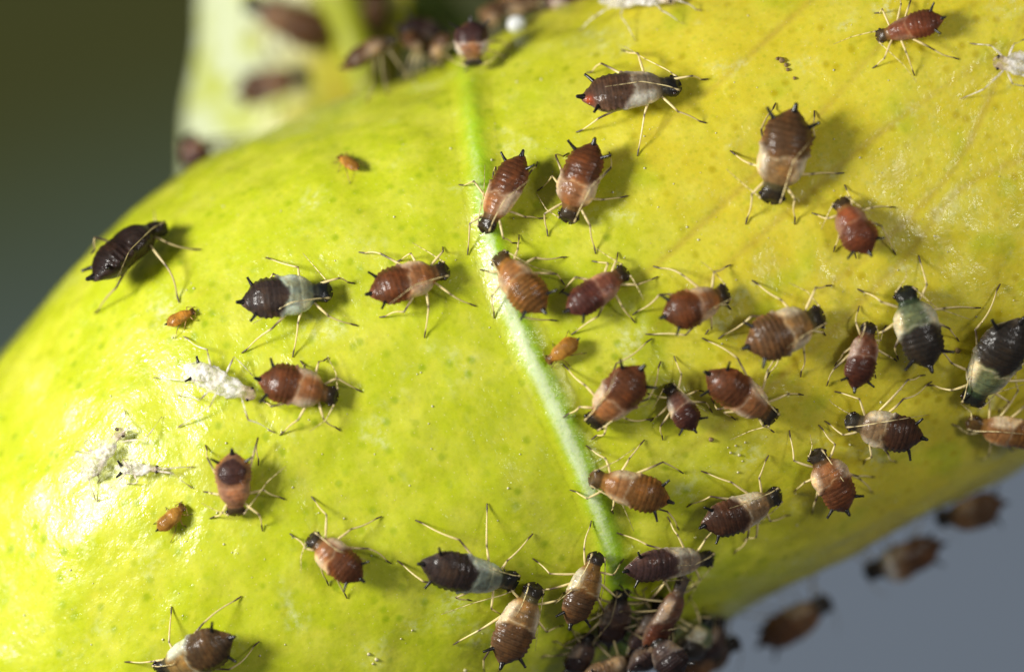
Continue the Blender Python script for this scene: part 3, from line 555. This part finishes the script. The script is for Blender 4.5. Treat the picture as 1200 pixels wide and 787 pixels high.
def build_body(parent, org, frame, L, W, pal, opt, rnd, mat='body', name='body'):
    """Head, chest and abdomen as one loft. frame = (forward, left, up)."""
    fw, lf, up = frame
    s = np.concatenate([np.linspace(0, .06, 9), np.linspace(.07, .93, RINGS - 20), np.linspace(.94, 1, 11)])
    th = np.linspace(-math.pi, math.pi, SEGS, endpoint=False)
    Sg, Tg = np.meshgrid(s, th, indexing='ij')
    at = np.abs(Tg)
    fat = opt.get('fat', 1.0)
    w = np.interp(Sg, SP, WP) * W / 2
    w = w * (1 + rnd.uniform(-.10, .06) * sstep(Sg, .5, .62) * (1 - sstep(Sg, .75, .95)) + rnd.uniform(-.08, .08) * sstep(Sg, .18, .28) * (1 - sstep(Sg, .40, .55)))
    k = max(1, len(s) // 40)
    w = 0.25 * np.roll(w, 1, 0) + 0.5 * w + 0.25 * np.roll(w, -1, 0)
    w[0] = .04 * W / 2; w[-1] = .03 * W / 2
    ht = w * np.interp(Sg, [0, .13, .2, .4, .7, 1], [.72, .78, .80, .74, .74, .62]) * fat
    hb = w * np.interp(Sg, [0, .13, .25, .7, 1], [.70, .75, .72, .70, .5])
    pw = opt.get('pad', 1.0)
    pend = .455 + .13 * np.clip(at - .5, 0, 1.1)
    padm = sstep(Sg, .20, .27) * (1 - sstep(Sg, pend, pend + .02)) * sstep(at, .50, .72) * (1 - sstep(at, 1.75, 2.0)) * (0.25 + .75 * min(1, pw))
    grow = 1 + padm * 0.12 * pw
    # abdomen rings, side margin fold, slight wrinkles
    ab = sstep(Sg, .50, .56) * (1 - sstep(Sg, .93, .98))
    ring = np.cos((Sg - .5) * 2 * math.pi / .062 + .35 * np.cos(Tg))
    amp = (.016 + .012 * opt.get('ridge', 0)) * (1 + .5 * np.cos(Tg * 5 + rnd.random() * 6))
    grow = grow + ab * amp * ring
    thr = np.exp(-((Sg - .335) / .010) ** 2) + np.exp(-((Sg - .195) / .010) ** 2) + np.exp(-((Sg - .145) / .008) ** 2)
    grow = grow - .045 * thr * (at < 2.2)
    margin = ab * np.exp(-((at - 1.45) / .16) ** 2)
    grow = grow + margin * (.06 + .035 * ring)
    fold = ab * np.exp(-((at - 1.12) / .10) ** 2); grow = grow - fold * .05
    ph = rnd.random() * 20
    grow = grow + .018 * vnoise(Sg * 14 + ph, Tg * 2.2 + ph) * sstep(Sg, .15, .25)
    # median bump of the chest, brow lobes of the head
    mid = np.exp(-(at / .42) ** 2)
    grow = grow + .05 * mid * sstep(Sg, .22, .28) * (1 - sstep(Sg, .43, .48))
    brow = np.exp(-((Sg - .03) / .025) ** 2) * np.exp(-((at - .9) / .35) ** 2)
    grow = grow + brow * .30
    grow = grow + .10 * np.exp(-((Sg - .845) / .022) ** 2) * np.exp(-((at - 1.15) / .25) ** 2) * (0 if opt.get('crumple') else 1)
    crump = opt.get('crumple', 0)
    if crump:
        grow = grow + crump * (vnoise(Sg * 7 + ph, Tg * 1.1 + ph) + .6 * vnoise(Sg * 17 + ph, Tg * 2.7))
    x = (0.5 - Sg) * L + L * .022 * np.exp(-(Sg / .03) ** 2) * (np.exp(-((at - 1.2) / .45) ** 2) - .5 * np.exp(-(at / .5) ** 2))
    sn, cs = np.sin(Tg), np.cos(Tg)
    y = w * grow * np.sign(sn) * np.abs(sn) ** .92
    z = np.where(cs > 0, ht, hb) * grow * cs
    curve = opt.get('curve', 0.0)
    y = y + curve * L * ((Sg - .45) ** 2 - .1)
    zc = .10 * W * np.sin(np.clip(Sg, 0, 1) * math.pi) - .05 * W * (1 - sstep(Sg, 0, .2))
    z = z + zc
    # colour zones
    abc, thc, pdc, nkc, hdc = [np.array(c) for c in pal]
    if not crump:
        thc = thc * .55 + abc * .62
        pdc = pdc * .96 + abc * .04
    jit = lambda c: c * (1 + .10 * (rnd.random() - .5)) 
    C = np.zeros(Sg.shape + (3,))
    C[:] = jit(thc)
    edge = .040 * vnoise(Tg * 2.2 + ph, Sg * 0 + ph) + .05 * np.clip(at - .3, 0, 1.2) - .02
    def blend(m, c):
        C[:] = C * (1 - m[..., None]) + c * m[..., None]
    soft = opt.get('soft', .05)
    blend(sstep(Sg + .02 * vnoise(Sg * 25 + ph, Tg * 4), .50 - soft + edge, .50 + soft + edge), jit(abc))
    if opt.get('ridge'):
        blend(ab * .30 * sstep(ring, .2, 1.0) * (1 - sstep(at, 1.2, 1.6)), np.minimum(abc * 2.4, 1))
    else:
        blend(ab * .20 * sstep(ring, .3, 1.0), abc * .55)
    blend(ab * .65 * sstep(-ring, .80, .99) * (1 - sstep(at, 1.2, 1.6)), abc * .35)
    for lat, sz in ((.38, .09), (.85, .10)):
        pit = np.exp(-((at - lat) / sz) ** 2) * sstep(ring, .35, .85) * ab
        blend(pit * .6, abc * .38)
    blend(ab * .35 * np.exp(-((at - 1.42) / .16) ** 2), np.minimum(abc * 2.0 + .01, 1))
    blend(sstep(at, 1.5, 2.1) * sstep(Sg, .25, .4) * .7, (abc * .5 + pdc * .5))
    blend(sstep(Sg, .94, .985) * .7, np.minimum(abc * 1.6 + .03, 1))
    # paler arc where chest and abdomen meet
    blend(np.exp(-((Sg - .48 - edge) / .010) ** 2) * .5 * (1 - sstep(at, 1.0, 1.3)), pdc * .8)
    blend(np.exp(-((Sg - .335) / .008) ** 2) * .5 * (1 - sstep(at, .6, .8)), thc * .4)
    blend(np.exp(-((Sg - .41) / .008) ** 2) * .35 * (1 - sstep(at, .6, .8)), thc * .5)
    padc = sstep(Sg, .20, .30) * (1 - sstep(Sg, pend - .05, pend + .035)) * sstep(at, .48, .85) * (1 - sstep(at, 1.75, 2.0))
    blend(padc * min(1, .25 + pw) * (.86 + .14 * vnoise(Sg * 18 + ph, Tg * 3.5)), jit(pdc))
    blend(padm * np.exp(-((at - .64) / .06) ** 2) * .5, thc * .45)
    if opt.get('white'): blend(np.exp(-((Sg - .28) / .07) ** 2) * .9, np.array((.75, .72, .66)))
    blend(1 - sstep(Sg, .185, .215), jit(nkc))
    blend(1 - sstep(Sg, .125, .150), jit(hdc))
    if opt.get('blotch'):
        r = np.sqrt(((Sg - .72) / .21) ** 2 + (at / 1.0) ** 2)
        blend(1 - sstep(r + .08 * vnoise(Sg * 20, Tg * 5), .85, 1.02), np.array((.050, .022, .018)))
        blend(np.exp(-((Sg - .86) / .06) ** 2) * np.exp(-((at - 1.3) / .3) ** 2) * .8, np.array((.60, .24, .02)))
    if opt.get('redspot'):
        blend(np.exp(-((Sg - .93) / .045) ** 2) * np.exp(-((Tg * opt['redspot'] - .8) / .55) ** 2), np.array((.40, .06, .008)))
    C *= (1 + .10 * vnoise(Sg * 30 + ph, Tg * 6))[..., None]
    fwv, lfv, upv = (np.array(v) for v in (fw, lf, up))
    V = np.array(org) + x[..., None] * fwv + y[..., None] * lfv + z[..., None] * upv
    nS = len(s)
    ii = np.arange(nS * SEGS).reshape(nS, SEGS)
    nx = np.roll(ii, -1, axis=1)
    q = np.stack([ii[:-1], nx[:-1], nx[1:], ii[1:]], -1).reshape(-1, 4)
    faces = q
    base = np.array(parent.location)
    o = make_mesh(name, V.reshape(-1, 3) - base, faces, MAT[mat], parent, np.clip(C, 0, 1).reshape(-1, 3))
    def surf(sv, tv, lift=0.0):
        i = int(np.argmin(np.abs(s - sv))); j = int(np.argmin(np.abs(th - tv)))
        p = V[i, j]; c = V[i].mean(0)
        d = p - c; d = d / (np.linalg.norm(d) + 1e-9)
        return Vector(p + d * lift), Vector(d)
    def top(sv, yv):
        i = int(np.argmin(np.abs(s - sv)))
        ys = y[i]; zs = z[i]
        j = np.argmin(np.abs(ys - yv) + (zs < zc[i, 0]) * 9)
        return float(zs[j])
    return o, surf, top

PALE = np.array((.84, .69, .33)); DARK = np.array((.085, .055, .032)); MIDB = np.array((.16, .09, .04))

def leg_mesh(parent, hip, knee, foot, n_foot, hind, scale, pale, dark, mat, bow, name='leg'):
    """Thigh, shin and foot of one leg as a jointed tube with dark knee and tip."""
    base = Vector(parent.location)
    path = []; rad = []; cols = []
    fem = knee - hip
    for i in range(7):
        t = i / 6
        path.append(hip + fem * t + n_foot * (0.04 * scale * math.sin(t * math.pi)))
        rad.append(scale * .62 * (.030 + .020 * math.sin(min(1, t * 1.05) * math.pi) ** .8 + (.006 if t > .9 else 0)))
        d = sstep(t, .58, .74) if hind else sstep(t, .86, .97)
        cols.append(pale * (1 - d) + dark * d)
    tdir = foot - knee
    flat = (tdir - n_foot * tdir.dot(n_foot))
    flat = flat.normalized() if flat.length > 1e-6 else fem.normalized()
    ankle = foot - flat * (0.15 * scale) + n_foot * (.05 * scale)
    tib = ankle - knee
    sidev = tib.cross(n_foot)
    sidev = sidev.normalized() if sidev.length > 1e-6 else Vector((1, 0, 0))
    for i in range(1, 12):
        t = i / 11
        b = math.sin(t * math.pi)
        path.append(knee + tib * t + (n_foot * .10 + sidev * bow) * (b * tib.length * .5))
        rad.append(scale * .62 * (.036 - .012 * t + (.006 if t > .93 else 0) + (.004 * (t < .12))))
        d = max(float(1 - sstep(t, .02, .12)), float(sstep(t, .88, .95)))
        cols.append(pale * (1 - d) + dark * d)
    for t in (.25, .6, .9, 1.0):
        path.append(ankle.lerp(foot, t)); rad.append(scale * (.024 - .010 * t)); cols.append(dark)
    V, F, C = tube([p - base for p in path], rad, 7, cols)
    return make_mesh(name, V, F, MAT[mat], parent, np.array(C))

def antenna_mesh(parent, pts, scale, pale, mat='antenna', name='antenna'):
    base = Vector(parent.location)
    q = smooth_path([tuple(p - base) for p in pts], 30)
    path = [Vector(p) for p in q]
    m = len(path)
    rad = []; cols = []
    joints = (.10, .36, .58, .74, .84)
    for i in range(m):
        t = i / (m - 1)
        rad.append(scale * (.030 if t < .05 else .015 - .009 * t))
        d = max([math.exp(-((t - j) / .025) ** 2) for j in joints] + [float(sstep(t, .86, .92)) * .7, 1 - float(sstep(t, 0, .06))])
        cols.append(pale * (1 - d) + DARK * d)
    V, F, C = tube(path, rad, 6, cols)
    return make_mesh(name, V, F, MAT[mat], parent, np.array(C))

def cornicle_mesh(parent, base_p, direction, length, r, mat, name='cornicle'):
    b = Vector(parent.location)
    side = direction.orthogonal().normalized()
    path = [base_p - b + direction * (length * t) + side * (length * .10 * t * t) for t in (-.25, 0, .2, .45, .7, .88, .95, 1.0)]
    rad = [r * 1.35, r * 1.25, r * 1.08, r * .92, r * .80, r * .78, r * .92, r * .70]
    V, F, C = tube(path, rad, 9)
    return make_mesh(name, V, F, MAT[mat], parent)

def ball_mesh(name, parent, c, rx, axes, mat, n=10):
    b = Vector(parent.location)
    V = []; F = []
    for i in range(n + 1):
        a = math.pi * i / n
        for j in range(2 * n):
            q = math.pi * j / n
            V.append(tuple(c - b + axes[0] * (rx[0] * math.cos(a)) + axes[1] * (rx[1] * math.sin(a) * math.cos(q)) + axes[2] * (rx[2] * math.sin(a) * math.sin(q))))
    for i in range(n):
        for j in range(2 * n):
            j2 = (j + 1) % (2 * n)
            F.append((i * 2 * n + j, (i + 1) * 2 * n + j, (i + 1) * 2 * n + j2, i * 2 * n + j2))
    return make_mesh(name, V, F, MAT[mat], parent)

LEGT = {'F': (.225, (.38, .30), (.54, .38)), 'M': (.325, (.10, .42), (.06, .62)), 'H': (.43, (-.16, .42), (-.46, .58))}

def place(d, hh, ht):
    """Head and tail points and the up direction of a creature from its measured outline."""
    if 'z' in d:
        H = at_depth(d['head'], d['z']); T_ = at_depth(d['tail'], d['z'] - .1)
        p, n = nearest((H + T_) / 2)
        up = ((H + T_) / 2 - p)
        up = up.normalized() if up.length > .05 else n
        up = (up + Vector((0, 0, 1.0))).normalized()
        return H, T_, up
    dz = d.get('dz', 0.0)
    H, n1 = on_leaf(d['head'], hh + dz); T_, n2 = on_leaf(d['tail'], ht + dz)
    if H is None and T_ is not None: H = at_depth(d['head'], T_.z); n1 = n2
    if T_ is None and H is not None: T_ = at_depth(d['tail'], H.z); n2 = n1
    if H is None:
        H = at_depth(d['head'], -4.5); T_ = at_depth(d['tail'], -4.5); n1 = n2 = nearest(H)[1]
    return H, T_, (n1 + n2).normalized()

def contact(p):
    return nearest(p)

def make_aphid(d, rnd, name='aphid', cat='aphid', group=None, nymph=False, surface=None):
    W = d['w'] * (.94 if not nymph else 1.0)
    k = W / 1.0
    if surface is None:
        H, T_, up = place(d, .34 * k, .72 * k)
        touch = contact
    else:
        H, T_, up, touch = surface
    fw = (H - T_); L = fw.length; fw = fw.normalized()
    up = (up - fw * up.dot(fw)).normalized()
    # a slight roll so that no two bodies catch the light alike
    roll = rnd.uniform(-.16, .16)
    up = (Matrix.Rotation(roll, 3, fw) @ up).normalized()
    lf = up.cross(fw).normalized()
    org = (H + T_) / 2
    basep, bn = touch(org)
    e = bpy.data.objects.new(name, None); col.objects.link(e)
    e.location = basep; e.empty_display_size = .2
    tag(e, d['label'], cat, group)
    opt = dict(pad=d.get('pad', 1.0) if surface is None else 0.0, ridge=d.get('ridge', 0), curve=rnd.uniform(-.14, .14), white=d.get('white', 0), soft=.02 if d['kind'] in ('mint', 'green', 'mintbrown', 'grey', 'brown') else .055)
    if d['kind'] == 'blotch': opt['blotch'] = 1
    if d['kind'] == 'grey': opt['redspot'] = -1
    pal = PAL[d['kind']]
    if nymph: opt['pad'] = .15
    _, surf, top = build_body(e, org, (fw, lf, up), L, W, pal, opt, rnd)
    sc = max(.55, min(1.15, .55 + .5 * W)) * (.6 if nymph else 1)
    pale = PALE * rnd.uniform(.85, 1.1)
    if d['kind'] in ('black', 'darkbrown', 'darktan', 'shiny'): pale = pale * (.35 if d['kind'] == 'black' else .7)
    if d['kind'] in ('tan', 'translucent'): pale = pale * .45  # legs darkened as well, shade of the heap painted in
    if surface is not None or 'z' in d or d['kind'] == 'darktan': pale = pale * .5
    if nymph: pale = np.array((.42, .24, .07))
    W2L = lambda fx, ly: org + fw * (fx * L) + lf * (ly * L)
    for sd, sg in (('L', 1), ('R', -1)):
        for g in 'FMH':
            sv, kt, ft = LEGT[g]
            hp, _ = surf(sv, sg * 2.05, -.10 * W)
            key = sd + g
            if key in d and not nymph:
                kn_xy, ft_xy = d[key][0], d[key][-1]
                foot, n = on_leaf(ft_xy, .025)
                knee, n2 = on_leaf(kn_xy, (.42 if g != 'H' else .50) * max(.7, k))
                if foot is None or knee is None:
                    foot = at_depth(ft_xy, org.z - .3); knee = at_depth(kn_xy, org.z); n = up
            else:
                j = lambda: rnd.uniform(-.07, .07)
                sc_l = .60 if nymph else 1.0
                kp = W2L(kt[0] + j(), sg * (kt[1] * sc_l + j())); fp = W2L(ft[0] + j(), sg * (ft[1] * sc_l + j()))
                foot, n = touch(fp - up * (.4 * k)); foot = foot + n * .02
                kq, n2 = touch(kp - up * .2); knee = kq + n2 * (.45 * k)
            leg_mesh(e, hp, knee, foot, n, g == 'H', sc, pale, DARK, 'leg', rnd.uniform(-.16, .16))
        # antenna
        ab, adir = surf(.025, sg * .95, .01)
        key = 'A' + sd
        pts = [ab]
        if key in d and not nymph:
            for q in d[key]:
                p, n = on_leaf(q, .45 * k)
                if p is None: p = at_depth(q, org.z)
                rel = p - org
                sx = .5 - rel.dot(fw) / L; yy = rel.dot(lf)
                if 0 < sx < 1 and abs(yy) < body_profile(sx) * W / 2 * 1.15:
                    need = top(sx, yy) + .10 * k
                    dv = (CAM - p).normalized()
                    cur = rel.dot(up)
                    if cur < need: p = p + dv * ((need - cur) / max(.4, dv.dot(up)))
                pts.append(p)
            first = pts[1] - pts[0]
            pts.insert(1, pts[0] + first * .30 + up * (.06 * k))
        else:
            al = (.25 if nymph else .50) * L
            out = (-fw * rnd.uniform(.1, .5) + lf * (sg * rnd.uniform(.5, .8)) - up * .15).normalized()
            bk = (-fw * rnd.uniform(.2, 1.0) + lf * sg * .7).normalized()
            pts += [ab + out * (al * .45), ab + out * (al * .6) + bk * (al * .35)]
        antenna_mesh(e, pts, sc, pale * np.array((1.15, 1.15, 1.2)))
        # eye
        ep, ed = surf(.070, sg * 1.30, -.005 * W)
        ball_mesh('eye', e, ep, (.060 * W, .056 * W, .056 * W), (ed, ed.orthogonal().normalized(), ed.cross(ed.orthogonal().normalized())), 'eye', 6)
        # cornicle
        if not nymph:
            cp, cd = surf(.845, sg * 1.15, 0)
            dirc = (cd * .7 - fw * rnd.uniform(.55, .95) + lf * sg * .45 + up * .12).normalized()
            cornicle_mesh(e, cp, dirc, .23 * max(.75, k) * rnd.uniform(.95, 1.25), .042 * max(.75, k), 'black')
    tip, _ = surf(.985, 0.0, 0)
    cdir = (-fw + up * .35).normalized()
    b = Vector(e.location)
    ln = .17 * k
    path = [tip - b + cdir * (ln * t) for t in (-.3, 0, .25, .5, .75, .92, 1.0)]
    V, F, C = tube(path, [r * k for r in (.075, .075, .060, .052, .046, .032, .010)], 9)
    make_mesh('cauda', V, F, MAT['black'], e)
    return e

G_MAIN = 'aphids crowding the curled leaf'
for i, d in enumerate(APHIDS):
    make_aphid(d, random.Random(100 + i), group=G_MAIN)
for i, d in enumerate(NYMPHS):
    make_aphid(d, random.Random(300 + i), name='aphid_nymph', cat='nymph', group='tiny amber nymphs on the leaf', nymph=True)

def on_behind(xy, h):
    dd = (Vector((xy[0], xy[1], 0)) - CAM).normalized()
    loc, n, i, dist = BVH_B.ray_cast(CAM, dd)
    if loc is None: loc = at_depth(xy, -8.0); n = Vector((0, 0, 1))
    if n.z < 0: n = -n
    return loc - dd * h, n
def touch_behind(p):
    loc, n, i, dist = BVH_B.find_nearest(p)
    return loc, (n if n.z > 0 else -n)
for i, d in enumerate(APHIDS_BEHIND):
    H, n1 = on_behind(d['head'], .35); T_, n2 = on_behind(d['tail'], .5)
    if abs(H.z - T_.z) > .8: H.z = T_.z = max(H.z, T_.z)
    make_aphid(d, random.Random(400 + i), group='aphids on the leaf and stalk behind', surface=(H, T_, (n1 + n2).normalized(), touch_behind))

# ------------------------------------------------------------------ shed skins
WHITE = ((.90, .86, .80), (.92, .89, .84), (.94, .92, .88), (.80, .70, .58), (.50, .38, .26))
GREY = ((.80, .72, .64), (.86, .80, .74), (.92, .89, .85), (.68, .56, .46), (.40, .30, .20))
for i, d in enumerate(SKINS):
    rnd = random.Random(500 + i)
    W = d['w']
    H, T_, up = place(d, .28, .30)
    fw = (H - T_); L = fw.length; fw = fw.normalized()
    up = (up - fw * up.dot(fw)).normalized(); lf = up.cross(fw).normalized()
    org = (H + T_) / 2
    basep, bn = nearest(org)
    e = bpy.data.objects.new('shed_skin', None); col.objects.link(e); e.location = basep
    tag(e, d['label'], 'shed skin', 'shed skins stuck to the leaf')
    pal = GREY if i in (1, 2) else WHITE
    _, surf, top = build_body(e, org, (fw, lf, up), L, W, pal, dict(crumple=.42 if i in (1, 2) else .28, fat=.8, pad=.6, curve=rnd.uniform(-.2, .2)), rnd, 'skin')
    pl = np.array((.86, .76, .64)) if i in (1, 2) else np.array((.92, .86, .76))
    for lg in d['legs']:
        foot, n = on_leaf(lg[2], .04)
        knee, n2 = on_leaf(lg[1], .32)
        hip, n3 = on_leaf(lg[0], .22)
        if foot is None or knee is None or hip is None:
            z = org.z
            foot = at_depth(lg[2], z - .2) if foot is None else foot; knee = at_depth(lg[1], z) if knee is None else knee
            hip = at_depth(lg[0], z) if hip is None else hip; n = up
        sx = max(.2, min(.6, .5 - (hip - org).dot(fw) / L)); ax = org + fw * ((.5 - sx) * L); hip = ax + (hip - ax) * min(1, .22 * W / max(.01, (hip - ax).length))
        leg_mesh(e, hip, knee, foot, n, i == 0, .95, pl, np.array((.30, .22, .16)), 'skin', rnd.uniform(-.15, .15))
    for sg in (1, -1):
        cp, cd = surf(.84, sg * 1.0, 0)
        if i in (0, 2):
            cornicle_mesh(e, cp, (cd - fw * .8).normalized(), .14, .034, 'black')
        ep, ed = surf(.06, sg * 1.3, -.01)
        ball_mesh('eye', e, ep, (.05, .045, .045), (ed, ed.orthogonal().normalized(), ed.cross(ed.orthogonal().normalized())), 'eye', 6)

# ------------------------------------------------------------------ droplet and crumbs
def droplet():
    p, n = on_leaf((0.16, 7.17), .0)
    if p is None: p, n = at_depth((0.16, 7.17), -3.6), Vector((0, .6, .8))
    MAT['drop'] = plain_material('honeydew', (.90, .93, .92), .06, .05, 3.0, Transmission_Weight=0.15, IOR=1.38)
    ax = (n, n.orthogonal().normalized(), n.cross(n.orthogonal().normalized()))
    V = []; F = []; K = 16
    for i in range(K + 1):
        a = math.pi * i / K
        for j in range(2 * K):
            q = math.pi * j / K
            r = .23 * (1 + .04 * math.sin(3 * q) * math.sin(a))
            V.append(tuple(ax[0] * (.17 + .20 * math.cos(a)) + ax[1] * (r * math.sin(a) * math.cos(q)) + ax[2] * (r * math.sin(a) * math.sin(q))))
    for i in range(K):
        for j in range(2 * K):
            j2 = (j + 1) % (2 * K)
            F.append((i * 2 * K + j, (i + 1) * 2 * K + j, (i + 1) * 2 * K + j2, i * 2 * K + j2))
    o = make_mesh('droplet', V, F, MAT['drop']); o.location = p
    tag(o, 'blurred white honeydew droplet on the upper rim of the leaf', 'droplet')
droplet()

def crumbs(name, label, spots, mat, kind=None, cat=None, group=None):
    V = []; F = []
    rr = random.Random(9)
    for (xy, r) in spots:
        p, n = on_leaf(xy, 0)
        if p is None: continue
        b0 = len(V)
        for i in range(5):
            a = math.pi * i / 4
            for j in range(6):
                q = math.pi * j / 3
                rad = r * rr.uniform(.75, 1.2)
                V.append(tuple(p + Vector((rad * math.sin(a) * math.cos(q), rad * math.sin(a) * math.sin(q), rad * math.cos(a) + r * .5))))
        for i in range(4):
            for j in range(6):
                j2 = (j + 1) % 6
                F.append((b0 + i * 6 + j, b0 + (i + 1) * 6 + j, b0 + (i + 1) * 6 + j2, b0 + i * 6 + j2))
    o = make_mesh(name, V, F, mat)
    tag(o, label, cat, group, kind)
    return o
rr = random.Random(21)
dust = [((rr.uniform(-11.5, 11.8), rr.uniform(-7.6, 7.6)), rr.choice((.010, .013, .016, .020, .028))) for _ in range(300)]
crumbs('dust', 'tiny pale dust specks scattered over the leaf', dust, plain_material('pale_dust', (.80, .76, .52), .6), kind='stuff', cat='dust')
px = lambda x, y: ((x - 600) / 50, (393.5 - y) / 50)
brown = plain_material('brown_crumb', (.30, .20, .09), .5)
for lab, spots in (('brown grey crumb of debris near the top, left of the small rust red aphid', [(px(916, 71), .085), (px(921, 76), .06), (px(911, 69), .05)]),
                   ('small dark crumb just below the brown grey one near the top', [(px(923, 82), .055)]),
                   ('small dark crumb lowest of three near the top', [(px(931, 92), .05)]),
                   ('black speck right of the ringed tail between two red brown aphids', [(px(833, 515), .07)]),
                   ('brown speck right of the black aphid with green chest', [(px(1122, 411), .08)])):
    crumbs('crumb', lab, spots, brown, cat='crumb', group='crumbs of debris on the leaf')
pale_c = plain_material('pale_crumb', (.72, .66, .40), .55)
crumbs('crumbs', 'scatter of pale crumbs above the dark aphid near the lower right rim',
       [(px(*q), r * .6) for q, r in (((866, 533), .07), ((856, 530), .06), ((862, 522), .05), ((873, 518), .05), ((865, 553), .06), ((870, 540), .04), ((853, 524), .035))], pale_c, kind='stuff', cat='crumbs')
crumbs('crumbs', 'pale crumbs near the bottom border below the mint-chested aphid',
       [(px(*q), r * .6) for q, r in (((432, 766), .08), ((441, 772), .09), ((437, 777), .06), ((545, 785), .07), ((483, 738), .05), ((470, 748), .04))], pale_c, kind='stuff', cat='crumbs')
